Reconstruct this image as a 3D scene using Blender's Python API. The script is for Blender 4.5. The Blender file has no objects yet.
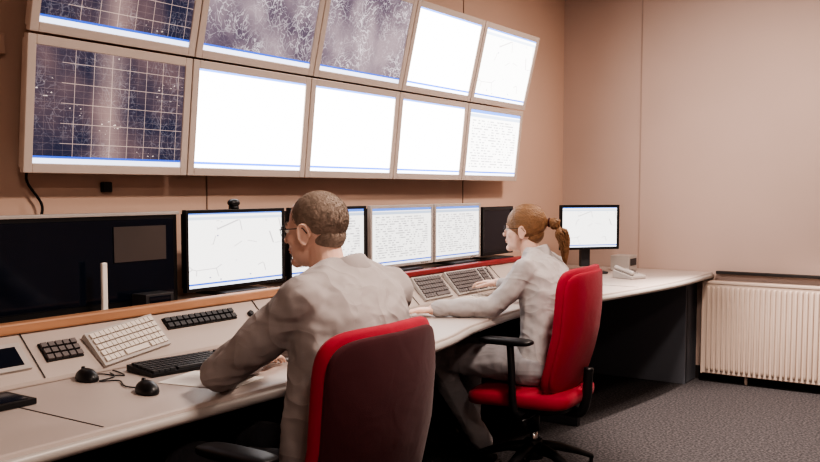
import bpy, bmesh, math, random
from mathutils import Vector, Matrix, noise
random.seed(7)
R=math.radians
def RX(a): return Matrix.Rotation(R(a),4,'X')
def RY(a): return Matrix.Rotation(R(a),4,'Y')
def RZ(a): return Matrix.Rotation(R(a),4,'Z')
def T(x,y,z): return Matrix.Translation((x,y,z))
COL=bpy.context.scene.collection

# ---------------------------------------------------------------- materials
class NT:
    def __init__(s,name):
        s.mat=bpy.data.materials.new(name); s.mat.use_nodes=True
        s.t=s.mat.node_tree; s.b=s.t.nodes['Principled BSDF']
    def n(s,typ,**kw):
        nd=s.t.nodes.new(typ)
        for k,v in kw.items(): setattr(nd,k,v)
        return nd
    def put(s,sock,v):
        if hasattr(v,'is_output') : s.t.links.new(v,sock)
        else: sock.default_value=v
    def m(s,op,a,b=0.0,c=None):
        nd=s.n('ShaderNodeMath',operation=op); s.put(nd.inputs[0],a); s.put(nd.inputs[1],b)
        if c is not None: s.put(nd.inputs[2],c)
        return nd.outputs[0]
    def mix(s,f,a,b):
        nd=s.n('ShaderNodeMix',data_type='RGBA'); s.put(nd.inputs[0],f); s.put(nd.inputs[6],a); s.put(nd.inputs[7],b)
        return nd.outputs[2]
    def noise(s,scale,vec=None,detail=3.0,dist=0.0):
        nd=s.n('ShaderNodeTexNoise'); 
        nd.inputs['Scale'].default_value=scale; nd.inputs['Detail'].default_value=detail
        nd.inputs['Distortion'].default_value=dist
        if vec is not None: s.t.links.new(vec,nd.inputs['Vector'])
        return nd.outputs[0]
    def obj(s,scale=(1,1,1),rot=(0,0,0)):
        tc=s.n('ShaderNodeTexCoord'); mp=s.n('ShaderNodeMapping'); mp.inputs['Scale'].default_value=scale; mp.inputs['Rotation'].default_value=rot
        s.t.links.new(tc.outputs['Object'],mp.inputs[0]); return mp.outputs[0]
def c4(c,k=1.0): return (c[0]*k,c[1]*k,c[2]*k,1)
def mat(name,col,rough=.5,metal=0,var=.12,vs=6.0,bump=0,bs=80.0,sc=(1,1,1),sheen=0,sss=0,coat=0):
    N=NT(name); v=N.obj(sc)
    f=N.noise(vs,v)
    N.put(N.b.inputs['Base Color'],N.mix(f,c4(col,1-var),c4(col,1+var)))
    N.b.inputs['Roughness'].default_value=rough; N.b.inputs['Metallic'].default_value=metal
    if bump:
        bn=N.n('ShaderNodeBump'); bn.inputs['Strength'].default_value=bump; bn.inputs['Distance'].default_value=.01
        N.put(bn.inputs['Height'],N.noise(bs,v,4.0)); N.t.links.new(bn.outputs[0],N.b.inputs['Normal'])
    if sheen: N.b.inputs['Sheen Weight'].default_value=sheen
    if coat: N.b.inputs['Coat Weight'].default_value=coat
    if sss:
        N.b.inputs['Subsurface Weight'].default_value=sss; N.b.inputs['Subsurface Radius'].default_value=(.02,.008,.005)
    return N.mat
def fabric(name,col,wr=.35,fold=False):
    N=NT(name); v=N.obj()
    f=N.noise(9,v); N.put(N.b.inputs['Base Color'],N.mix(f,c4(col,.90),c4(col,1.08)))
    N.b.inputs['Roughness'].default_value=.88; N.b.inputs['Sheen Weight'].default_value=.08
    b1=N.n('ShaderNodeBump'); b1.inputs['Strength'].default_value=wr; b1.inputs['Distance'].default_value=.05
    if fold:
        v2=N.obj((1.6,1.2,.45),(.5,.35,.3)); v3=N.obj((.7,1.0,1.7),(-.4,.5,0))
        def ridge(x,k): return N.m('POWER',N.m('SUBTRACT',1.0,N.m('MINIMUM',N.m('ABSOLUTE',N.m('MULTIPLY',N.m('SUBTRACT',x,.5),k)),1.0)),1.3)
        h=N.m('ADD',ridge(N.noise(4.6,v2,1.0,.6),5.0),N.m('MULTIPLY',ridge(N.noise(6.5,v3,1.0,.6),5.0),.6))
        b1.inputs['Distance'].default_value=.020; N.put(b1.inputs['Height'],h)
    else: N.put(b1.inputs['Height'],N.noise(9,v,2.0,1.0))
    b2=N.n('ShaderNodeBump'); b2.inputs['Strength'].default_value=.25; b2.inputs['Distance'].default_value=.002
    N.put(b2.inputs['Height'],N.noise(500,v,2.0)); N.t.links.new(b1.outputs[0],b2.inputs['Normal'])
    N.t.links.new(b2.outputs[0],N.b.inputs['Normal']); return N.mat

def screen_mat(name,kind,strength=3.0,seed=0.0):
    N=NT(name); tc=N.n('ShaderNodeTexCoord'); sp=N.n('ShaderNodeSeparateXYZ')
    uv=tc.outputs['UV']; N.t.links.new(uv,sp.inputs[0]); u,v=sp.outputs[0],sp.outputs[1]
    def band(x,lo,hi): return N.m('MULTIPLY',N.m('GREATER_THAN',x,lo),N.m('LESS_THAN',x,hi))
    def line(x,n,w): return N.m('LESS_THAN',N.m('FRACT',N.m('MULTIPLY',x,n)),w)
    W=(1,.97,.93,1)
    if kind in('dark','grid'):
        g_=kind=='grid'
        mp=N.n('ShaderNodeMapping'); mp.inputs['Location'].default_value=(seed,seed*1.7,0); mp.inputs['Scale'].default_value=(1.6,1,1); N.t.links.new(uv,mp.inputs[0]); U=mp.outputs[0]
        nz=N.n('ShaderNodeTexNoise'); nz.inputs['Scale'].default_value=2.2; nz.inputs['Detail'].default_value=3; N.t.links.new(U,nz.inputs['Vector'])
        vm=N.n('ShaderNodeVectorMath',operation='SCALE'); N.t.links.new(nz.outputs['Color'],vm.inputs[0]); vm.inputs['Scale'].default_value=.55
        va=N.n('ShaderNodeVectorMath',operation='ADD'); N.t.links.new(U,va.inputs[0]); N.t.links.new(vm.outputs[0],va.inputs[1])
        big=N.m('MINIMUM',N.m('MAXIMUM',N.m('MULTIPLY',N.m('SUBTRACT',N.noise(1.6,U,2.0),.38),4.0),0.0),1.0)
        base=N.mix(big,(.010,.012,.032,1) if g_ else (.060,.045,.066,1),(.080,.052,.060,1) if g_ else (.20,.155,.172,1))
        fil=None
        for sc,wd in((3.5,.022),(8,.035),(17,.05)):
            vo=N.n('ShaderNodeTexVoronoi',feature='DISTANCE_TO_EDGE'); vo.inputs['Scale'].default_value=sc; N.t.links.new(va.outputs[0],vo.inputs[0])
            f=N.m('MAXIMUM',N.m('SUBTRACT',1.0,N.m('DIVIDE',vo.outputs[0],wd)),0.0)
            f=N.m('MULTIPLY',f,N.m('GREATER_THAN',N.noise(sc*1.1,U,2.0),.47))
            fil=f if fil is None else N.m('MAXIMUM',fil,f)
        den=N.m('MINIMUM',N.m('MAXIMUM',N.m('MULTIPLY',N.m('SUBTRACT',N.noise(2.4,U,1.0),.36),4.0),.12),1.0)
        col=N.mix(N.m('MULTIPLY',N.m('MULTIPLY',fil,den),.10 if g_ else .45),base,(.80,.74,.76,1))
        if g_:
            gl=N.m('MAXIMUM',line(u,8.4,.028),line(v,5.7,.03)); gl=N.m('MULTIPLY',gl,N.m('GREATER_THAN',u,.16))
            g2=N.m('MULTIPLY',N.m('MAXIMUM',line(u,16.8,.03),line(v,17.1,.05)),.25)
            col=N.mix(N.m('MULTIPLY',N.m('MAXIMUM',gl,g2),.38),col,(.75,.55,.45,1))
            gx=N.m('MAXIMUM',N.m('SUBTRACT',1.0,N.m('ABSOLUTE',N.m('MULTIPLY',N.m('SUBTRACT',u,.47),7.0))),0.0)
            col=N.mix(N.m('MULTIPLY',gx,.20),col,(.75,.5,.42,1))
            rr=N.m('MULTIPLY',N.m('MULTIPLY',line(v,33,.35),N.m('GREATER_THAN',N.noise(34,uv,1.0),.64)),N.m('GREATER_THAN',N.noise(2.2,uv,1.0),.57)); col=N.mix(N.m('MULTIPLY',rr,.5),col,(.9,.75,.65,1))
        col=N.mix(band(v,.0,.06),col,(.75,.8,1,1)); col=N.mix(band(v,.045,.065),col,(.03,.09,.5,1))
        N.put(N.b.inputs['Emission Color'],col); 
    else:
        col=W
        if kind=='text':
            row=N.m('FLOOR',N.m('MULTIPLY',v,24.0)); cx=N.n('ShaderNodeCombineXYZ'); N.put(cx.inputs[0],N.m('MULTIPLY',u,9.0)); N.put(cx.inputs[1],N.m('MULTIPLY',row,3.17))
            t=N.m('MULTIPLY',N.m('GREATER_THAN',N.noise(2.0,cx.outputs[0],3.0),.50),line(v,24,.45))
            t=N.m('MULTIPLY',t,N.m('MULTIPLY',band(u,.06,.94),band(v,.12,.86))); col=N.mix(N.m('MULTIPLY',t,.75),col,(.20,.19,.22,1))
            col=N.mix(band(v,.89,.94),col,(.45,.52,.66,1))
        if kind=='chart':
            vo=N.n('ShaderNodeTexVoronoi',feature='DISTANCE_TO_EDGE'); vo.inputs['Scale'].default_value=3.0; N.t.links.new(uv,vo.inputs[0])
            t=N.m('MULTIPLY',N.m('LESS_THAN',vo.outputs[0],.012),N.m('GREATER_THAN',N.noise(3.5,uv,1.0),.50))
            t=N.m('MULTIPLY',t,band(v,.12,.9)); col=N.mix(N.m('MULTIPLY',t,.7),col,(.30,.27,.3,1))
            vo2=N.n('ShaderNodeTexVoronoi'); vo2.inputs['Scale'].default_value=9.0; N.t.links.new(uv,vo2.inputs[0])
            t=N.m('MULTIPLY',N.m('LESS_THAN',vo2.outputs[0],.09),N.m('GREATER_THAN',N.noise(5,uv,1.0),.51)); col=N.mix(N.m('MULTIPLY',t,.85),col,(.12,.12,.28,1))
            col=N.mix(band(v,.91,.95),col,(.55,.62,.75,1))
        col=N.mix(band(v,.0,.035),col,(.8,.86,1,1)); col=N.mix(band(v,.035,.06),col,(.04,.12,.6,1)); col=N.mix(N.m('GREATER_THAN',v,.955 if kind=='text' else .98),col,(.10,.22,.68,1))
        N.put(N.b.inputs['Emission Color'],col)
    N.b.inputs['Base Color'].default_value=(.02,.02,.02,1); N.b.inputs['Roughness'].default_value=.25
    N.b.inputs['Emission Strength'].default_value=strength
    return N.mat

M={}
M['wallA']=mat('wall_paint_warm',(.66,.475,.385),.85,var=.06,vs=1.2,bump=.05,bs=60)
M['wallB']=mat('wall_paint_grey',(.56,.435,.385),.85,var=.12,vs=.9,bump=.05,bs=60)
M['seam']=mat('wall_seam',(.26,.18,.14),.85)
M['seamB']=mat('wall_seam_light',(.44,.34,.30),.85)
M['ceil']=mat('ceiling_paint',(.4,.36,.32),.9,var=.04)
N=NT('carpet'); v=N.obj(); f=N.noise(75,v,3.0); f=N.m('MINIMUM',N.m('MAXIMUM',N.m('MULTIPLY',N.m('SUBTRACT',f,.40),3.5),0.0),1.0)
N.put(N.b.inputs['Base Color'],N.mix(f,(.024,.021,.024,1),(.105,.094,.097,1))); N.b.inputs['Roughness'].default_value=.95
bn=N.n('ShaderNodeBump'); bn.inputs['Strength'].default_value=.6; bn.inputs['Distance'].default_value=.01; N.put(bn.inputs['Height'],N.noise(220,v)); N.t.links.new(bn.outputs[0],N.b.inputs['Normal']); M['carpet']=N.mat
M['desk']=mat('desk_laminate',(.50,.435,.405),.4,var=.05,vs=3)
M['deskdk']=mat('desk_panel_grey',(.13,.14,.165),.6,var=.08)
M['under']=mat('desk_under_dark',(.02,.02,.024),.7)
M['wood']=mat('rail_wood',(.50,.27,.16),.45,var=.2,vs=5,sc=(8,1,8))
M['redrail']=mat('red_trim',(.28,.025,.028),.4)
M['panel']=mat('console_panel_beige',(.48,.415,.38),.5,var=.05)
M['black']=mat('black_plastic',(.012,.012,.014),.4,var=.3)
M['dkgrey']=mat('dark_grey_plastic',(.05,.05,.055),.5)
M['key']=mat('key_caps_grey',(.16,.14,.14),.5)
M['keyw']=mat('key_caps_white',(.72,.66,.60),.5)
M['silver']=mat('bezel_silver',(.62,.54,.49),.4,metal=.1,var=.05)
M['ltgrey']=mat('bezel_light_grey',(.47,.44,.42),.4)
M['glass']=mat('black_glass',(.006,.010,.022),.10,var=.2)
M['reflpatch']=mat('reflection_grey',(.075,.06,.058),.6)
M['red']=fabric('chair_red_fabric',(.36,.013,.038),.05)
M['redback']=fabric('chair_red_back_shaded',(.065,.010,.016),.05)  # chair red darkened to paint the shade on the man's backrest
M['chrome']=mat('steel',(.5,.5,.5),.25,metal=1)
M['rad']=mat('radiator_enamel',(.62,.51,.44),.4,var=.04)
M['base']=mat('baseboard_dark',(.03,.026,.026),.5)
M['paper']=mat('paper',(.85,.82,.78),.8,var=.03)
M['skin']=mat('skin_man',(.80,.54,.44),.5,var=.08,vs=25,bump=.1,bs=150,sss=.12)
M['skinw']=mat('skin_woman',(.80,.55,.45),.5,var=.06,vs=25,bump=.05,bs=150,sss=.12)
M['lip']=mat('lips',(.52,.22,.19),.45)
M['eye']=mat('eye_white',(.8,.78,.75),.2,var=.03)
M['iris']=mat('iris_brown',(.04,.025,.015),.15)
M['hairm']=mat('hair_greying_brown',(.33,.26,.215),.7,var=.35,vs=90,bump=.3,bs=260,sc=(1,1,.35))
M['hairw']=mat('hair_light_brown',(.28,.155,.08),.45,var=.5,vs=60,bump=.7,bs=200,sc=(.3,1,1))
M['shirtm']=fabric('shirt_warm_grey',(.38,.345,.342),.45,True)
M['shirtw']=fabric('shirt_light_grey',(.47,.445,.445),.42,True)
M['trm']=fabric('trousers_dark',(.05,.05,.06),.4)
M['trw']=fabric('trousers_grey',(.36,.35,.37),.4,True)
M['shoe']=mat('shoe_leather',(.02,.018,.018),.4)
M['orange']=mat('orange_plastic',(.7,.22,.04),.4)
M['s_white']=screen_mat('screen_white','white',4.8)
M['s_chartw']=screen_mat('screen_chart_wall','chart',4.0)
M['s_textw']=screen_mat('screen_text_wall','text',3.6)
M['s_dark']=screen_mat('screen_radar','dark',2.3,.0)
M['s_dark2']=screen_mat('screen_radar_b','dark',2.4,3.3)
M['s_grid']=screen_mat('screen_radar_grid','grid',2.0)
M['s_grid2']=screen_mat('screen_radar_grid_b','grid',2.0,5.1)
M['s_chart']=screen_mat('screen_chart','chart',2.0)
M['s_text']=screen_mat('screen_text','text',1.7)

# ---------------------------------------------------------------- mesh helpers
def empty(name,loc):
    o=bpy.data.objects.new(name,None); o.location=loc; o.empty_display_size=.1; COL.objects.link(o); return o
def fin(bm,name,mats,parent=None,smooth=False,bevel=0,X=None,mods=()):
    if X is not None: bm.transform(X)
    bmesh.ops.recalc_face_normals(bm,faces=bm.faces[:])
    me=bpy.data.meshes.new(name); bm.to_mesh(me); bm.free()
    if not isinstance(mats,(list,tuple)): mats=[mats]
    for m in mats: me.materials.append(M[m] if isinstance(m,str) else m)
    if smooth:
        for p in me.polygons: p.use_smooth=True
    o=bpy.data.objects.new(name,me); COL.objects.link(o)
    if parent:
        o.parent=parent; o.matrix_parent_inverse=Matrix.Translation(parent.location).inverted()
    if bevel:
        b=o.modifiers.new('bevel','BEVEL'); b.width=bevel; b.segments=2; b.limit_method='ANGLE'; b.angle_limit=R(40)
    for k in mods:
        if k[0]=='remesh':
            r=o.modifiers.new('r','REMESH'); r.mode='VOXEL'; r.voxel_size=k[1]; r.use_smooth_shade=True
        if k[0]=='smooth':
            r=o.modifiers.new('s','SMOOTH'); r.factor=.5; r.iterations=k[1]
        if k[0]=='solid':
            r=o.modifiers.new('so','SOLIDIFY'); r.thickness=k[1]; r.offset=0
        if k[0]=='disp':
            tx=bpy.data.textures.new('cl','CLOUDS'); tx.noise_scale=k[2]; tx.noise_depth=2
            r=o.modifiers.new('d','DISPLACE'); r.texture=tx; r.strength=k[1]; r.mid_level=.5; r.texture_coords='LOCAL'
        if k[0]=='sub':
            r=o.modifiers.new('ss','SUBSURF'); r.levels=k[1]; r.render_levels=k[1]
    return o
def box(bm,c,s,mi=0,rot=None):
    h=Vector(s)/2; vs=[]
    for dx in(-1,1):
        for dy in(-1,1):
            for dz in(-1,1):
                p=Vector((dx*h.x,dy*h.y,dz*h.z))
                if rot: p=rot@p
                vs.append(bm.verts.new(p+Vector(c)))
    for q in((0,1,3,2),(4,6,7,5),(0,4,5,1),(2,3,7,6),(0,2,6,4),(1,5,7,3)):
        f=bm.faces.new([vs[i] for i in q]); f.material_index=mi
def frame_from(d):
    d=d.normalized(); a=Vector((0,0,1)) if abs(d.z)<.9 else Vector((1,0,0))
    x=d.cross(a).normalized(); y=d.cross(x).normalized(); return x,y
def rings_mesh(bm,rings,mi=0,cap=True,smooth=True):
    L=[[bm.verts.new(p) for p in r] for r in rings]; n=len(L[0])
    for a,b in zip(L[:-1],L[1:]):
        for i in range(n):
            f=bm.faces.new((a[i],a[(i+1)%n],b[(i+1)%n],b[i])); f.material_index=mi; f.smooth=smooth
    if cap:
        for r in(L[0],L[-1]):
            f=bm.faces.new(r); f.material_index=mi
def cyl(bm,p0,p1,r0,r1=None,seg=16,mi=0):
    p0,p1=Vector(p0),Vector(p1); r1=r0 if r1 is None else r1; x,y=frame_from(p1-p0)
    rings_mesh(bm,[[p+(x*math.cos(t)+y*math.sin(t))*r for t in[2*math.pi*i/seg for i in range(seg)]] for p,r in((p0,r0),(p1,r1))],mi)
def ell(bm,c,r,rot=None,mi=0,seg=24):
    rs=[]
    for j in range(1,seg//2):
        ph=math.pi*j/(seg//2); ring=[]
        for i in range(seg):
            t=2*math.pi*i/seg; p=Vector((r[0]*math.sin(ph)*math.cos(t),r[1]*math.sin(ph)*math.sin(t),r[2]*math.cos(ph)))
            if rot: p=rot@p
            ring.append(p+Vector(c))
        rs.append(ring)
    rings_mesh(bm,rs,mi)
def cap(bm,p0,p1,r0,r1):
    p0,p1=Vector(p0),Vector(p1); d=(p1-p0).normalized(); x,y=frame_from(d); rs=[]
    for k in range(1,6):
        a=math.pi/2*k/6; rs.append((p0-d*r0*math.cos(a),r0*math.sin(a)))
    rs.append((p0,r0)); rs.append((p1,r1))
    for k in range(5,0,-1):
        a=math.pi/2*k/6; rs.append((p1+d*r1*math.cos(a),r1*math.sin(a)))
    rings_mesh(bm,[[p+(x*math.cos(t)+y*math.sin(t))*r for t in[2*math.pi*i/18 for i in range(18)]] for p,r in rs])
def limb(bm,pts):
    for a,b in zip(pts[:-1],pts[1:]): cap(bm,a[0],b[0],a[1],b[1])
def tube(bm,pts,r,seg=8,mi=0):
    pts=[Vector(p) for p in pts]; rs=[]
    for i,p in enumerate(pts):
        d=(pts[min(i+1,len(pts)-1)]-pts[max(i-1,0)]); x,y=frame_from(d)
        if rs and x.dot(px)<0: x=-x;y=-y
        px=x; rr=r[i] if isinstance(r,(list,tuple)) else r
        rs.append([p+(x*math.cos(t)+y*math.sin(t))*rr for t in[2*math.pi*k/seg for k in range(seg)]])
    rings_mesh(bm,rs,mi)
def spline(P,n=8):
    P=[Vector(p) for p in P]; Q=[P[0]*2-P[1]]+P+[P[-1]*2-P[-2]]; out=[]
    for i in range(1,len(Q)-2):
        for k in range(n):
            t=k/n; a,b,c,d=Q[i-1:i+3]
            out.append(.5*((2*b)+(c-a)*t+(2*a-5*b+4*c-d)*t*t+(3*b-a-3*c+d)*t**3))
    out.append(P[-1]); return out
def loft(bm,rs,n=28,e=.85,mi=0):
    out=[]
    for c,a,b in rs:
        ring=[]
        for i in range(n):
            t=2*math.pi*i/n; ct,st=math.cos(t),math.sin(t)
            ring.append(Vector(c)+Vector((a*math.copysign(abs(ct)**e,ct),b*math.copysign(abs(st)**e,st),0)))
        out.append(ring)
    rings_mesh(bm,out,mi)
def superq(bm,c,a,e1,e2,axis='Z',fn=None,nu=48,nv=18,mi=0):
    sg=lambda v,e: math.copysign(abs(v)**e,v); rs=[]
    for j in range(nv+1):
        ph=-math.pi/2+math.pi*(j+.02)/(nv+.04); ring=[]
        for i in range(nu):
            t=2*math.pi*i/nu
            p=Vector((a[0]*sg(math.cos(ph),e1)*sg(math.cos(t),e2),a[1]*sg(math.cos(ph),e1)*sg(math.sin(t),e2),a[2]*sg(math.sin(ph),e1)))
            if axis=='X': p=Vector((p.z,p.x,p.y))
            if fn: p=fn(p)
            ring.append(p+Vector(c))
        rs.append(ring)
    rings_mesh(bm,rs,mi)
def quad_uv(bm,pts,mi):
    uvl=bm.loops.layers.uv.verify(); f=bm.faces.new([bm.verts.new(p) for p in pts]); f.material_index=mi
    for l,uv in zip(f.loops,((0,0),(1,0),(1,1),(0,1))): l[uvl].uv=uv

# ---------------------------------------------------------------- room
YW=6.49; XF=5.2; YL=-1.6; ZC=3.0
def slab(name,c,s,m):
    bm=bmesh.new(); box(bm,c,s); return fin(bm,name,m)
slab('floor',(XF/2,(YW+YL)/2,-.05),(XF+.4,YW-YL+.4,.1),'carpet')
slab('ceiling',(XF/2,(YW+YL)/2,ZC+.05),(XF+.4,YW-YL+.4,.1),'ceil')
slab('wall_back',(-.05,(YW+YL)/2,ZC/2),(.1,YW-YL+.2,ZC),'wallA')
slab('wall_right',(XF/2,YW+.05,ZC/2),(XF,.1,ZC),'wallB')
slab('wall_front',(XF+.05,(YW+YL)/2,ZC/2),(.1,YW-YL+.2,ZC),'wallB')
slab('wall_left',(XF/2,YL-.05,ZC/2),(XF,.1,ZC),'wallB')
slab('baseboard_right',(XF/2+.3,YW-.01,.045),(XF-.6,.02,.09),'base')
slab('baseboard_front',(XF-.01,(YW+YL)/2,.045),(.02,YW-YL-.1,.09),'base')
bm=bmesh.new()
for y in(1.2,2.75,4.95): box(bm,(.002,y,1.5),(.004,.006,2.98))
fin(bm,'trim_1','seam')
bm=bmesh.new(); box(bm,(.62,YW-.002,1.5),(.008,.004,2.98)); box(bm,(3.0,YW-.002,1.5),(.008,.004,2.98)); fin(bm,'trim_2','seamB')
bm=bmesh.new(); box(bm,(3.19,YW-.02,.775),(3.98,.04,.02)); fin(bm,'trim_3','base',bevel=.003)
bm=bmesh.new(); box(bm,(.02,.5,1.86),(.04,2.6,.07)); fin(bm,'trim_4','wallA',bevel=.004)

# radiator
bm=bmesh.new(); x0,x1=1.13,2.75
box(bm,((x0+x1)/2,YW-.115,.385),(x1-x0,.015,.64))
n=int((x1-x0-.06)/.034)
for i in range(n):
    x=x0+.045+i*.034; tube(bm,[(x,YW-.124,.09),(x,YW-.128,.11),(x,YW-.128,.66),(x,YW-.124,.68)],.0105,8)
box(bm,((x0+x1)/2,YW-.085,.71),(x1-x0,.085,.018)); box(bm,((x0+x1)/2,YW-.085,.07),(x1-x0,.07,.015))
for x in(x0+.006,x1-.006): box(bm,(x,YW-.085,.385),(.012,.085,.65))
box(bm,((x0+x1)/2,YW-.05,.385),(x1-x0-.04,.012,.6))
for x in(x0+.3,x1-.3): box(bm,(x,YW-.026,.4),(.04,.046,.3)); cyl(bm,(x,YW-.07,.07),(x,YW-.07,0.0),.012)
fin(bm,'radiator','rad',bevel=.003)

# ---------------------------------------------------------------- monitors
def monitor(name,X,w,h,bz,depth,frame,screen,stand=None,chin=0):
    bm=bmesh.new(); bm.loops.layers.uv.verify()
    box(bm,(-depth*.5-.006,0,h/2),(depth,w-.03,h-.03),2)
    yi,z0,z1=w/2-bz,bz+chin,h-bz
    box(bm,(-.006,-w/2+bz/2,h/2),(.022,bz,h)); box(bm,(-.006,w/2-bz/2,h/2),(.022,bz,h))
    box(bm,(-.006,0,(bz+chin)/2),(.022,w-2*bz,bz+chin)); box(bm,(-.006,0,h-bz/2),(.022,w-2*bz,bz))
    quad_uv(bm,[(-.001,-yi,z0),(-.001,yi,z0),(-.001,yi,z1),(-.001,-yi,z1)],1)
    box(bm,(-depth-.015,0,h*.5),(.03,w*.6,h*.6),2)
    if stand:
        box(bm,(-depth-.03,0,h*.5-stand/2-h*.1),(.03,.07,h*.5+stand),2)
        box(bm,(-depth*.5-.02,0,-stand+.008),(.18,.24,.014),2)
        for i in range(4): box(bm,(.006,w/2-.06-i*.018,bz/2),(.003,.009,.004),2)
    o=fin(bm,name,[frame,screen,'dkgrey' if frame!='silver' else 'silver'],X=X,bevel=.003); return o
phL=math.degrees(math.atan2(.05,.467)); phT=math.degrees(math.atan2(.11,.476))
low=['s_grid','s_white','s_white','s_white','s_textw']; top=['s_grid2','s_dark','s_dark2','s_white','s_chartw']
for i in range(5):
    y=1.795+.733*(i+.5)
    monitor('wall_monitor',T(.12,y,1.418)@RY(phL),.727,.470,.034,.045,'silver',low[i])
    monitor('wall_monitor',T(.178,y,1.892)@RY(phT),.727,.485,.034,.045,'silver',top[i])
bm=bmesh.new()
for i in range(5):
    y=1.795+.733*(i+.5)
    for z,xx in((1.65,.085),(2.13,.165)):
        box(bm,(xx/2-.0,y,z),(xx,.12,.16))
box(bm,(.012,3.63,1.65),(.024,3.4,.05)); box(bm,(.012,3.63,2.13),(.024,3.4,.05))
fin(bm,'monitor_mount_rail','dkgrey')

# ---------------------------------------------------------------- control desk
desk=empty('control_desk',(.6,3.2,0))
Y0,Y1=-.2,YW-.01
edge=spline([(1.10,Y0,0),(1.10,1.4,0),(1.10,2.8,0),(.99,3.4,0),(.93,4.1,0),(1.06,4.9,0),(1.16,5.7,0),(1.17,Y1,0)],8)
bm=bmesh.new()
poly=[Vector((.06,Y0,0))]+edge+[Vector((.06,Y1,0))]
rings_mesh(bm,[[p+Vector((0,0,z)) for p in poly] for z in(.735,.775)],smooth=False)
fin(bm,'desktop','desk',desk,bevel=.01)
bm=bmesh.new(); tube(bm,[p+Vector((-.004,0,.748)) for p in edge],.017,10); fin(bm,'front_lip','ltgrey',desk,smooth=True)
bm=bmesh.new()
for y in(1.38,2.80,4.30,5.2): box(bm,(.78 if y<2 or y>5 else .7,y,.7755),(.60 if y<2 or y>5 else .40,.004,.0014))
fin(bm,'module_seams','base',desk)
bm=bmesh.new(); YR=5.25
prof=[(.52,.775),(.515,.79),(.385,.915),(.02,.915),(.02,.775)]
rings_mesh(bm,[[Vector((x,y,z)) for x,z in prof] for y in(Y0,YR)],smooth=False)
fin(bm,'console_riser','panel',desk,bevel=.006)
bm=bmesh.new(); box(bm,(.37,(Y0+3.3)/2,.932),(.05,3.3-Y0,.034)); fin(bm,'wood_rail','wood',desk,bevel=.006)
bm=bmesh.new(); box(bm,(.37,(3.3+YR)/2,.928),(.05,YR-3.3,.026)); fin(bm,'red_rail','redrail',desk,bevel=.006)
bm=bmesh.new()
box(bm,(.1,(Y0+Y1)/2,.37),(.03,Y1-Y0,.735))
for y in(-.1,1.38,2.82,4.75): box(bm,(.5,y,.37),(.8,.04,.735))
fin(bm,'under_panels','under',desk)
bm=bmesh.new(); box(bm,(.6,6.22,.3675),(.94,.04,.735)); box(bm,(.98,6.34,.3675),(.18,.24,.73)); fin(bm,'end_panel','deskdk',desk,bevel=.003)
def onslope(y,dx=0,dz=0,rz=0): return T(.45,y,.8535)@RY(43.9)@T(dx,0,dz)@RZ(rz)
bm=bmesh.new()
for y in(1.60,2.62,3.66,4.6):
    box(bm,(.4515,y,.855),(.18,.003,.002),0,RY(43.9).to_3x3())
fin(bm,'riser_seams','base',desk)
def buttons(name,y,rows,cols,w,d,plate,key,extra=None):
    bm=bmesh.new(); box(bm,(0,0,.003),(d,w,.006),0)
    for r in range(rows):
        for c in range(cols):
            box(bm,(-d/2+d*(r+.5)/rows,-w/2+w*(c+.5)/cols,.010),(d/rows*.72,w/cols*.78,.009),1)
    return fin(bm,name,[plate,key],X=onslope(y,*(extra or ())),parent=desk)
buttons('button_row',2.31,2,12,.34,.05,'black','dkgrey',(-.035,0,0))
buttons('button_block',1.70,3,5,.13,.07,'black','key',(.0,0,0))
buttons('button_block_far',2.95,3,6,.2,.07,'black','key',(.0,0,0))
bm=bmesh.new(); box(bm,(0,0,.004),(.10,.15,.012),0); box(bm,(0,0,.0105),(.07,.11,.002),1)
fin(bm,'small_display',['ltgrey','glass'],X=onslope(1.50),parent=desk,bevel=.003)
bm=bmesh.new()
for y in(2.56,2.7): cyl(bm,(0,y-2.6,0),(0,y-2.6,.014),.013,.011)
fin(bm,'knobs','black',X=onslope(2.6,-.02),parent=desk)

def keyboard(name,X,body,key,w=.44,d=.15,rows=6,cols=20):
    bm=bmesh.new()
    rings_mesh(bm,[[Vector(p) for p in((-d/2,y,0),(d/2,y,0),(d/2,y,.010),(-d/2,y,.022))] for y in(-w/2,w/2)],0,smooth=False)
    kd=(d-.016)/rows; kw=(w-.02)/cols
    for r in range(rows):
        c=0
        while c<cols:
            span=6 if(r==rows-1 and c==4) else 1
            x=-d/2+.008+kd*(r+.5); z=.022-(x+d/2)/d*.012+.003
            if not(c in(14,18) and r<rows) : box(bm,(x,-w/2+.01+kw*(c+span/2),z),(kd*.82,kw*span*.86,.008),1)
            c+=span
    return fin(bm,name,[body,key],X=X)
keyboard('computer_keyboard',T(.68,2.06,.776)@RZ(-8),'black','dkgrey')
keyboard('computer_keyboard',onslope(1.95,.01,.002,8),'ltgrey','keyw',.30,.13,5,14)
keyboard('computer_keyboard',onslope(3.86,.005,.002),'ltgrey','key',.26,.14,5,10)
keyboard('computer_keyboard',onslope(4.28,.005,.002),'ltgrey','key',.46,.15)
keyboard('computer_keyboard',T(.63,3.98,.776)@RZ(4),'ltgrey','keyw',.44,.14)

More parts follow.
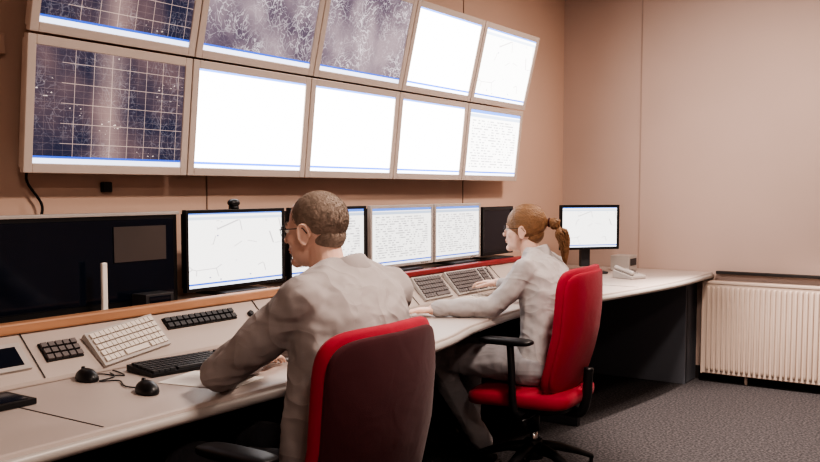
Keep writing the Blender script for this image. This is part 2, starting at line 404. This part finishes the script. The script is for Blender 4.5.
def mouse(X,cablepts):
    bm=bmesh.new(); ell(bm,(0,0,.004),(.055,.031,.032))
    for v in bm.verts:
        if v.co.z<0: v.co.z=0
    cyl(bm,(-.028,-.004,.030),(-.028,.004,.030),.008); bm.transform(X); tube(bm,spline(cablepts,6),.0022,6); return fin(bm,'computer_mouse','black',smooth=True)
mouse(T(.58,1.70,.7765)@RZ(-15),[(.53,1.72,.779),(.55,1.77,.779),(.60,1.78,.779),(.63,1.80,.779),(.58,1.82,.779),(.535,1.83,.779)])
mouse(T(.87,1.69,.7765)@RZ(-20),[(.82,1.71,.779),(.76,1.70,.779),(.68,1.74,.779),(.64,1.70,.779),(.62,1.77,.779),(.56,1.80,.779)])
mouse(T(.78,4.34,.7765)@RZ(5),[(.73,4.34,.779),(.66,4.34,.779),(.60,4.36,.779),(.55,4.4,.779)])
bm=bmesh.new(); box(bm,(.90,1.91,.7765),(.26,.19,.0015),0,RZ(12).to_3x3()); fin(bm,'paper_sheet','paper')
bm=bmesh.new(); box(bm,(.66,1.33,.7845),(.14,.20,.016)); box(bm,(.66,1.33,.793),(.11,.17,.002),1); fin(bm,'tablet_device',['black','glass'],bevel=.004)
bm=bmesh.new(); box(bm,(.72,3.02,.7772),(.21,.30,.002)); fin(bm,'paper_sheet','paper')
bm=bmesh.new(); cyl(bm,(.78,3.22,.781),(.70,3.30,.781),.005,.004,10); fin(bm,'orange_pen','orange')

# desk monitors
monitor('desk_monitor',T(.25,2.685,.955)@RY(0),.57,.325,.014,.035,'black','s_chart',.025)
monitor('desk_monitor',T(.25,3.29,.955),.57,.325,.014,.035,'black','s_text',.025)
monitor('desk_monitor',T(.25,3.905,.955),.585,.325,.016,.035,'ltgrey','s_text',.025)
monitor('desk_monitor',T(.25,4.475,.955),.52,.325,.016,.035,'ltgrey','s_text',.025)
monitor('desk_monitor',T(.25,4.96,.955),.40,.30,.02,.035,'black','glass',.03)
monitor('desk_monitor',T(.50,5.84,.945)@RZ(-38),.46,.31,.018,.04,'black','s_chart',.168)
bm=bmesh.new()
for a,b in((-.1,.78),(.80,1.58),(1.60,2.38)):
    box(bm,(.20,(a+b)/2,1.092),(.05,b-a,.35),0); box(bm,(.2265,(a+b)/2,1.10),(.004,b-a-.04,.30),1)
box(bm,(.20,1.14,1.27),(.06,2.5,.012),2)
fin(bm,'dark_display_bank',['black','glass','ltgrey'],bevel=.003)
bm=bmesh.new(); box(bm,(.29,1.99,1.02),(.014,.022,.17),0); box(bm,(.29,1.99,.926),(.05,.05,.02),0); fin(bm,'white_signal_post','paper',bevel=.004)  # slim white post on a foot, standing before the dark panel
bm=bmesh.new(); box(bm,(.27,2.22,.946),(.08,.13,.06),0); box(bm,(.312,2.22,.95),(.004,.10,.035),1); fin(bm,'intercom_box',['dkgrey','glass'],bevel=.004)
bm=bmesh.new(); box(bm,(.2305,2.2,1.16),(.003,.24,.13),0); fin(bm,'screen_reflection_patch','reflpatch')  # grey patch paints a dim picture and light reflection on the dark display
bm=bmesh.new(); ell(bm,(.235,2.68,1.305),(.022,.03,.018)); box(bm,(.235,2.68,1.286),(.03,.03,.012)); fin(bm,'webcam','black',smooth=True)
bm=bmesh.new(); rings_mesh(bm,[[Vector(p) for p in((-.1,y,0),(.1,y,0),(.1,y,.025),(-.1,y,.07))] for y in(-.09,.09)],0,smooth=False)
for y in(-.06,):
    limb(bm,[((-.085,y,.085),.02),((0,y,.065),.016),((.08,y,.05),.02)])
for r in range(4):
    for c in range(3): box(bm,(-.02+r*.025,.0+c*.03,.062-r*.012),(.016,.02,.012),1)
fin(bm,'telephone',['ltgrey','key'],X=T(.84,5.70,.776)@RZ(-20)@Matrix.Scale(.8,4),bevel=.004)
bm=bmesh.new(); box(bm,(.60,6.24,.832),(.14,.16,.11)); box(bm,(.672,6.24,.84),(.004,.12,.05),1); fin(bm,'intercom_box',['ltgrey','dkgrey'],bevel=.005)
bm=bmesh.new(); box(bm,(.012,1.92,1.58),(.024,.07,.07)); cyl(bm,(.02,1.92,1.58),(.05,1.92,1.58),.02)
tube(bm,spline([(.045,1.92,1.57),(.05,1.90,1.50),(.03,1.87,1.40),(.03,1.93,1.30),(.03,1.90,1.2),(.03,1.9,1.0)]),.005); 
box(bm,(.012,1.70,1.60),(.024,.05,.06)); tube(bm,spline([(.03,1.70,1.58),(.04,1.68,1.50),(.03,1.69,1.42),(.03,1.71,1.3),(.04,1.70,1.22)]),.004)
fin(bm,'power_outlet','black')
bm=bmesh.new(); box(bm,(.012,2.22,1.37),(.024,.04,.04)); fin(bm,'wall_socket','black',bevel=.004)

# ---------------------------------------------------------------- chairs
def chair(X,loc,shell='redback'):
    P=empty('office_chair',loc)
    def bend(p):
        q=p.copy(); q.x+=-.055*(p.y/.25)**2+.09*(p.z/.28)*.5+.02*math.cos(p.z/.28*2.2); return q
    bm=bmesh.new(); superq(bm,(.225,0,.735),(.252,.285,.030),.55,.34,'X',bend); fin(bm,'backrest','red',P,True,X=X)
    def bend2(p):
        q=bend(p); q.x+=.022; return q
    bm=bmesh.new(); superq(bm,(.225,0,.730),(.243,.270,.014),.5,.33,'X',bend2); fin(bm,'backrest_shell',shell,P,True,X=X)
    bm=bmesh.new(); superq(bm,(-.01,0,.43),(.25,.255,.045),.5,.4,'Z',lambda p:p+Vector((0,0,-.02*(max(0,-p.x)/.25)**2))); fin(bm,'seat','red',P,True,X=X)
    bm=bmesh.new(); superq(bm,(0,0,.385),(.21,.21,.02),.4,.4); box(bm,(0,0,.36),(.2,.16,.05))
    tube(bm,spline([(.1,0,.36),(.22,0,.35),(.252,0,.42),(.258,0,.50),(.262,0,.56)]),.022,10)
    cyl(bm,(0,0,.34),(0,0,.24),.028); 
    for s in(-1,1):
        tube(bm,spline([(.02,s*.15,.375),(.03,s*.27,.38),(.02,s*.292,.43),(.01,s*.292,.60),(.0,s*.285,.685)],6),.016,10)
        superq(bm,(-.02,s*.285,.70),(.125,.042,.016),.6,.5,'Z')
    tube(bm,[(.05,-.1,.35),(.05,-.26,.345)],.007)
    fin(bm,'armrests_and_mechanism','black',P,True,X=X)
    bm=bmesh.new(); cyl(bm,(0,0,.25),(0,0,.15),.018); fin(bm,'gas_lift','chrome',P,True,X=X)
    bm=bmesh.new(); cyl(bm,(0,0,.20),(0,0,.11),.04,.045,20)
    for k in range(5):
        a=R(48+72*k); d=Vector((math.cos(a),math.sin(a),0)); s=Vector((-d.y,d.x,0))
        rs=[]
        for r_,z,w,h in((.02,.165,.03,.03),(.12,.155,.027,.022),(.22,.125,.022,.018),(.31,.09,.016,.013)):
            c=d*r_+Vector((0,0,z)); rs.append([c+s*w*math.cos(t)+Vector((0,0,h*math.sin(t))) for t in[2*math.pi*i/12 for i in range(12)]])
        rings_mesh(bm,rs)
        c=d*.305; cyl(bm,c+Vector((0,0,.09)),c+Vector((0,0,.045)),.009)
        for q in(-1,1): cyl(bm,c+s*(q*.008)+Vector((0,0,.029)),c+s*(q*.026)+Vector((0,0,.029)),.029,.027,18)
        box(bm,c+Vector((0,0,.045)),(.03,.03,.02))
    fin(bm,'star_base','black',P,True,X=X,bevel=.002)
    return P
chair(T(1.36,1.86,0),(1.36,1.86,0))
wch=chair(T(1.15,3.65,0)@RZ(4),(1.15,3.65,0),'red')

# ---------------------------------------------------------------- people
def hand(name,P,wrist,d,up,side,skin,curl=18,sc=1.0):
    d=Vector(d).normalized(); up=Vector(up); y=up.cross(d).normalized(); up=d.cross(y).normalized()
    X=Matrix(((d.x,y.x,up.x,wrist[0]),(d.y,y.y,up.y,wrist[1]),(d.z,y.z,up.z,wrist[2]),(0,0,0,1)))@Matrix.Scale(sc,4)
    bm=bmesh.new(); cap(bm,(-.03,0,0),(.012,0,0),.025,.024)
    superq(bm,(.05,0,0),(.05,.040,.0145),.7,.6,'Z',nu=24,nv=10)
    ell(bm,(.03,side*.027,-.006),(.03,.016,.014))
    for k,(yy,L,r) in enumerate(((.030,.072,.0088),(.010,.080,.009),(-.011,.074,.0088),(-.030,.058,.0078))):
        p=Vector((.088-.004*abs(k-1),side*yy,0)); a=curl*.5; az=side*(1-k)*.05+side*.02
        for s,(l,f) in enumerate(((.46,1),(.30,.9),(.24,.8))):
            v=Vector((math.cos(R(a))*math.cos(az),math.sin(az),-math.sin(R(a))))
            q=p+v*L*l*1.05; cap(bm,p,q,r*f*1.05,r*f*.9); p=q; a+=curl
    p=Vector((.022,side*.034,-.004))
    for v,l,r0,r1 in((Vector((.62,side*.75,-.15)),.036,.013,.0105),(Vector((.86,side*.45,-.2)),.030,.0105,.0095),(Vector((.95,side*.2,-.25)),.022,.0095,.008)):
        q=p+v.normalized()*l; cap(bm,p,q,r0,r1); p=q
    fin(bm,name,skin,P,True,X=X,mods=(('remesh',.0032),('smooth',3)))
def head(P,X,skin,hair,female):
    bm=bmesh.new()
    ell(bm,(-.012,0,.03),(.093,.074,.088)); ell(bm,(.026,0,-.02),(.060,.058,.078)); ell(bm,(.026,0,-.066),(.052,.048 if female else .053,.042))
    ell(bm,(.066,0,-.092),(.02,.022,.018))
    for s in(-1,1):
        ell(bm,(.052,s*.036,-.022),(.024,.02,.022)); ell(bm,(.073,s*.022,.020),(.012,.024,.008)); ell(bm,(.074,s*.030,.012),(.009,.014,.005)); ell(bm,(.073,s*.030,-.007),(.008,.013,.004))
        ell(bm,(.096,s*.009,-.030),(.009,.007,.007))
        r=RZ(s*22).to_3x3()@RY(10).to_3x3()
        ell(bm,(-.008,s*.077,-.008),(.017,.006,.029),r)
        tube(bm,[Vector((-.008,s*.079,-.008))+r@Vector((.017*math.cos(t),s*.003,.031*math.sin(t))) for t in[R(-100+25*k) for k in range(13)]],.0042,8)
        ell(bm,(.0,s*.075,-.034),(.007,.005,.009))
    k=.85 if female else 1
    cap(bm,(.082,0,.014),(.082+.020*k,0,-.024),.0065*k,.0095*k)
    ell(bm,(.083,0,-.054),(.008,.022,.005)); ell(bm,(.081,0,-.064),(.008,.019,.006)); ell(bm,(.076,0,-.045),(.012,.022,.012))
    cap(bm,(-.028,0,-.05),(-.045,0,-.15),.052 if not female else .043,.056 if not female else .047)
    fin(bm,'head',skin,P,True,X=X,mods=(('remesh',.0035),('smooth',4)))
    bm=bmesh.new(); ell(bm,(.0865,0,-.0555),(.005,.017,.003)); ell(bm,(.0845,0,-.0625),(.005,.015,.004)); fin(bm,'lips','lip',P,True,X=X)
    bm=bmesh.new()
    for s in(-1,1): ell(bm,(.0735,s*.030,.003),(.011,.0125,.0095))
    fin(bm,'eyes','eye',P,True,X=X)
    bm=bmesh.new()
    for s in(-1,1): ell(bm,(.0815,s*.030,.003),(.0042,.0052,.0052))
    fin(bm,'irises','iris',P,True,X=X)
    bm=bmesh.new()
    for s in(-1,1): tube(bm,[(.083,s*.010,.024),(.084,s*.022,.028),(.078,s*.038,.026),(.068,s*.048,.020)],[.002,.0032,.003,.0015],6)
    fin(bm,'eyebrows',hair,P,True,X=X)
    bm=bmesh.new()
    for s in(-1,1):
        pts=[]
        for k in range(25):
            t=2*math.pi*k/24; pts.append((.098-.010*abs(math.cos(t)*.5+.5 if s>0 else -math.cos(t)*.5+.5),s*.031+.023*math.cos(t),.001+.017*math.sin(t)))
        tube(bm,pts,.0014 if female else .0011,6)
        tube(bm,[(.090,s*.054,.006),(.080,s*.071,.008),(.02,s*.080,.010),(-.008,s*.083,.012),(-.022,s*.081,-.004)],.0014,6)
    tube(bm,[(.097,-.009,.005),(.100,0,.008),(.097,.009,.005)],.0013,6)
    fin(bm,'glasses','black',P,True,X=X)
    def strand(bm,p,d):
        t=Vector((-.9,d.y*.3,-.45)); t=(t-d*t.dot(d)).normalized()
        g=(t+d*random.uniform(.03,.15)+Vector((random.gauss(0,.07),random.gauss(0,.07),random.gauss(0,.07)))).normalized()
        L=random.uniform(.006,.011); x,y=frame_from(g); w=.00038
        a=bm.verts.new(p+x*w); b=bm.verts.new(p-x*w*.5+y*w); c=bm.verts.new(p-x*w*.5-y*w); e=bm.verts.new(p+g*L)
        for q in((a,b,e),(b,c,e),(c,a,e)): bm.faces.new(q)
    if not female:
        C=Vector((-.017,0,.036)); r=Vector((.0915,.0762,.0835))
        bm=bmesh.new(); ell(bm,C,r,seg=48)
        C2=Vector((-.044,0,-.012)); r2=Vector((.052,.058,.052)); ell(bm,C2,r2,seg=32)
        for i in range(10000):
            d=Vector((random.gauss(0,1),random.gauss(0,1),random.gauss(0,1))).normalized()
            if i%6==0:
                if d.x>.1 : continue
                p=C2+Vector((d.x*r2.x,d.y*r2.y,d.z*r2.z)); strand(bm,p,d); continue
            if d.z<-.75 or d.x>.80-.12*random.random() or (d.z<-.1 and d.x>.1): continue
            p=C+Vector((d.x*r.x,d.y*r.y,d.z*r.z)); strand(bm,p,d)
        fin(bm,'hair',hair,P,True,X=X)
    else:
        C=Vector((-.012,0,.037)); r=Vector((.098,.080,.090)); bm=bmesh.new(); ell(bm,C,r,seg=40); ell(bm,(-.05,0,-.012),(.052,.055,.055))
        tie=Vector((-.97,0,.12)).normalized()
        for k in range(110):
            a=R(-140+280*k/109); s0=Vector((.74-.42*abs(a)/R(140),math.sin(a)*.8,math.cos(a)*.75)).normalized(); pts=[]
            for j in range(13):
                t=j/12; om=s0.angle(tie); q=(s0*math.sin((1-t)*om)+tie*math.sin(t*om))/math.sin(om)
                q=q*(1.006+.03*math.sin(math.pi*t)*(.5+.5*noise.noise(Vector((k*.3,0,0)))))
                pts.append(C+Vector((q.x*r.x,q.y*r.y,q.z*r.z)))
            tube(bm,pts,[.0015]+[.0032]*11+[.002],6)
        B=[(-.098,0,.036),(-.128,0,.044),(-.160,.0,.034),(-.184,.0,.002),(-.200,.0,-.050),(-.208,.0,-.105),(-.212,0,-.165)]
        for k in range(190):
            th=random.uniform(0,6.283); rr=math.sqrt(random.random()); ph=random.uniform(-.4,.4)
            W=[.012,.019,.028,.031,.029,.020,.006]; pts=[]
            fl=random.uniform(.0,.03)
            for i,(b,wd) in enumerate(zip(B,W)):
                aa=th+ph*i+.25*math.sin(i*1.7+k)
                b0=Vector(b); nx=Vector(B[min(i+1,6)])-Vector(B[max(i-1,0)]); x,y=frame_from(nx)
                pts.append(b0+(x*math.cos(aa)+y*math.sin(aa))*wd*rr+Vector((0,0,fl*(i/6) if i>3 else 0)))
            sp=spline(pts,3); n_=len(sp); tube(bm,sp,[.0028*(1-.75*(i/n_)**2) for i in range(n_)],5)
        for k in range(30):
            s0=Vector((random.uniform(-.2,.6),random.uniform(-.8,.8),random.uniform(.1,.8))).normalized(); p=C+Vector((s0.x*r.x,s0.y*r.y,s0.z*r.z))
            tube(bm,[p,p+s0*.006+Vector((-.02,0,.0)),p+s0*.004+Vector((-.045,0,-.01))],.0005,4)
        fin(bm,'hair',hair,P,True,X=X)
        bm=bmesh.new(); tube(bm,[Vector((-.124,.019*math.cos(t),.043+.019*math.sin(t))) for t in[2*math.pi*k/16 for k in range(17)]],.0045,8); fin(bm,'hair_tie','redback',P,True,X=X)
def collar(P,c,r,m,lean=12,h=.05):
    bm=bmesh.new(); n=30; rows=[]
    for j,(rr,z) in enumerate(((r*.98,-.02),(r*.93,h*.5),(r*.97,h*.66),(r*1.10,h*.42),(r*1.30,-.03))):
        row=[]
        for i in range(n+1):
            t=R(-158+316*i/n); f=abs(i-n/2)/(n/2); k=1+.18*f*f
            row.append(bm.verts.new((rr*math.cos(t)*k,rr*math.sin(t),z-.035*f*f-(.02*f**6 if j==4 else 0))))
        rows.append(row)
    for a,b in zip(rows[:-1],rows[1:]):
        for i in range(n): bm.faces.new((a[i],a[i+1],b[i+1],b[i]))
    fin(bm,'collar',m,P,True,X=T(*c)@RY(-lean),mods=(('solid',.004),('sub',1)))
def shoe(bm,c,yaw):
    rot=RZ(yaw).to_3x3(); C=Vector(c)
    for a,b in(((0,0,.045),(.135,.046,.04)),((-.06,0,.035),(.075,.05,.032)),((.07,0,.07),(.05,.042,.05))):
        ell(bm,C+rot@Vector(a),b,rot)
    box(bm,C+rot@Vector((-.01,0,.008)),(.25,.08,.016),0,rot)

# man
man=empty('seated_man',(1.38,1.92,.47))
bm=bmesh.new()
loft(bm,[((1.385,1.90,.50),.12,.17),((1.40,1.90,.60),.13,.18),((1.405,1.91,.72),.135,.178),((1.41,1.93,.84),.13,.185),((1.405,1.96,.94),.127,.20),((1.39,1.985,1.02),.122,.208),((1.365,2.005,1.08),.104,.195),((1.34,2.02,1.125),.082,.13),((1.32,2.025,1.16),.058,.07)])
shL=(1.35,1.82,1.055); shR=(1.36,2.21,1.05)
ell(bm,shL,(.077,.074,.077)); ell(bm,shR,(.077,.074,.077))
cap(bm,(1.335,1.97,1.125),shL,.048,.068); cap(bm,(1.335,2.07,1.125),shR,.048,.068)
limb(bm,[(shL,.070),((1.21,1.775,.93),.061),((1.065,1.785,.84),.056),((1.0,1.91,.828),.050),((.945,2.04,.825),.040)])
limb(bm,[(shR,.070),((1.24,2.30,.93),.058),((1.10,2.34,.845),.052),((.96,2.33,.83),.046),((.84,2.29,.825),.039)])
cap(bm,(.955,2.02,.825),(.94,2.05,.825),.044,.043); cap(bm,(.86,2.295,.825),(.835,2.288,.825),.043,.042)
for p,r in(((1.13,1.775,.89),.064),((1.075,1.80,.855),.064),((1.18,1.78,.915),.067),((1.25,1.79,.965),.069)): ell(bm,p,(r,r,r*.45),RY(-40).to_3x3())
fin(bm,'shirt','shirtm',man,True,mods=(('remesh',.008),('smooth',3),('disp',.018,.08)))
collar(man,(1.325,2.03,1.132),.066,'shirtm',16)
bm=bmesh.new(); loft(bm,[((1.36,1.90,.478),.13,.17),((1.37,1.90,.53),.15,.185),((1.385,1.90,.60),.14,.18)])
for s in(-1,1): limb(bm,[((1.34,1.90+s*.09,.56),.09),((.96,1.90+s*.14,.565),.066),((.98,1.90+s*.15,.33),.058),((.99,1.90+s*.15,.10),.052)])
fin(bm,'trousers','trm',man,True,mods=(('remesh',.01),('smooth',4),('disp',.012,.08)))
bm=bmesh.new()
for s in(-1,1): shoe(bm,(.92,1.90+s*.16,0),180)
fin(bm,'shoes','shoe',man,True)
hand('hand_left',man,(.93,2.08,.812),(-.3,1,0),(0,0,1),1,'skin')
hand('hand_right',man,(.81,2.28,.812),(-1,-.25,0),(0,0,1),-1,'skin')
head(man,T(1.215,2.035,1.238)@RZ(188)@RY(2)@Matrix.Scale(.99,4),'skin','hairm',False)

# woman
wom=empty('seated_woman',(1.16,3.68,.47))
bm=bmesh.new()
loft(bm,[((1.17,3.66,.50),.12,.165),((1.185,3.66,.58),.118,.16),((1.195,3.67,.68),.105,.14),((1.19,3.69,.80),.105,.142),((1.17,3.72,.90),.112,.155),((1.15,3.75,.97),.102,.165),((1.12,3.77,1.02),.085,.15),((1.10,3.785,1.055),.062,.10),((1.085,3.79,1.085),.045,.055)])
sL=(1.12,3.60,.985); sR=(1.11,3.93,.985)
ell(bm,sL,(.062,.058,.062)); ell(bm,sR,(.062,.058,.062))
cap(bm,(1.10,3.75,1.05),sL,.035,.055); cap(bm,(1.10,3.83,1.05),sR,.035,.055)
ell(bm,(1.06,3.69,.90),(.06,.065,.06)); ell(bm,(1.06,3.80,.90),(.06,.065,.06))
limb(bm,[(sL,.058),((1.07,3.54,.89),.052),((1.01,3.50,.825),.048),((.88,3.44,.818),.044),((.80,3.39,.815),.036)])
limb(bm,[(sR,.058),((1.04,4.03,.90),.050),((.96,4.07,.83),.046),((.84,4.08,.845),.040),((.75,4.09,.86),.033)])
cap(bm,(.82,3.402,.815),(.795,3.387,.815),.040,.040); cap(bm,(.78,4.087,.855),(.75,4.09,.86),.038,.037)
fin(bm,'shirt','shirtw',wom,True,mods=(('remesh',.0075),('smooth',3),('disp',.016,.06)))
collar(wom,(1.09,3.79,1.062),.054,'shirtw',14,.045)
bm=bmesh.new(); loft(bm,[((1.14,3.66,.478),.13,.16),((1.16,3.66,.53),.15,.178),((1.17,3.66,.60),.125,.165)])
limb(bm,[((1.13,3.575,.555),.088),((.93,3.54,.565),.08),((.73,3.50,.56),.062),((.73,3.58,.42),.06),((.79,3.70,.20),.053),((.82,3.76,.11),.05)])
limb(bm,[((1.13,3.745,.555),.088),((.72,3.78,.56),.062),((.70,3.84,.35),.058),((.68,3.88,.11),.05)])
fin(bm,'trousers','trw',wom,True,mods=(('remesh',.009),('smooth',4),('disp',.012,.06)))
bm=bmesh.new(); shoe(bm,(.76,3.79,0),170); shoe(bm,(.61,3.9,0),175); fin(bm,'shoes','shoe',wom,True)
hand('hand_left',wom,(.775,3.374,.808),(-.9,-.5,-.05),(0,0,1),-1,'skinw',16,.95)
hand('hand_right',wom,(.72,4.09,.868),(-1,.1,-.02),(0,0,1),1,'skinw',20,.95)
head(wom,T(1.005,3.82,1.165)@RZ(194)@RY(-2)@Matrix.Scale(.98,4),'skinw','hairw',True)
for o in(wom,wch): o.location=o.location+Vector((-.04,.08,0))

# ---------------------------------------------------------------- lights
def area(name,loc,sx,sy,pw,col=(1,.84,.73),rot=(0,0,0),spread=180):
    l=bpy.data.lights.new(name,'AREA'); l.shape='RECTANGLE'; l.size=sx; l.size_y=sy; l.energy=pw; l.color=col; l.spread=R(spread)
    o=bpy.data.objects.new(name,l); o.location=loc; o.rotation_euler=[R(a) for a in rot]; COL.objects.link(o)
for i,(x,y,w,s) in enumerate(((1.75,5.0,56,180),(2.3,2.5,62,165),(3.8,-.4,58,180))):
    bm=bmesh.new(); box(bm,(x,y,ZC-.03),(.34,.64,.06)); fin(bm,'ceiling_lamp','ltgrey')
    area('ceiling_light',(x,y,ZC-.065),.25,.5,w,spread=s)
bm=bmesh.new(); cyl(bm,(1.55,5.35,ZC),(1.55,5.35,ZC-.05),.07,.065,24); fin(bm,'downlight','ltgrey')
l=bpy.data.lights.new('downlight_beam','SPOT'); l.energy=600; l.spot_size=R(60); l.spot_blend=.6; l.shadow_soft_size=.04; l.color=(1,.86,.77)
o=bpy.data.objects.new('downlight_beam',l); o.location=(1.55,5.35,ZC-.07); o.rotation_euler=(0,R(-10),0); COL.objects.link(o)
w=bpy.data.worlds.new('w'); bpy.context.scene.world=w; w.use_nodes=True
w.node_tree.nodes['Background'].inputs[0].default_value=(.9,.75,.7,1); w.node_tree.nodes['Background'].inputs[1].default_value=.05
try: bpy.context.scene.view_settings.look='AgX - High Contrast'
except Exception as e: print(e)

# ---------------------------------------------------------------- camera
cam=bpy.data.cameras.new('camera'); cam.sensor_width=36; cam.lens=893/820*36; cam.clip_start=.05; cam.shift_y=.022
co=bpy.data.objects.new('camera',cam); co.location=(2.92,0,1.36); co.rotation_euler=(R(90-3.8),0,R(33.9)); COL.objects.link(co)
bpy.context.scene.camera=co
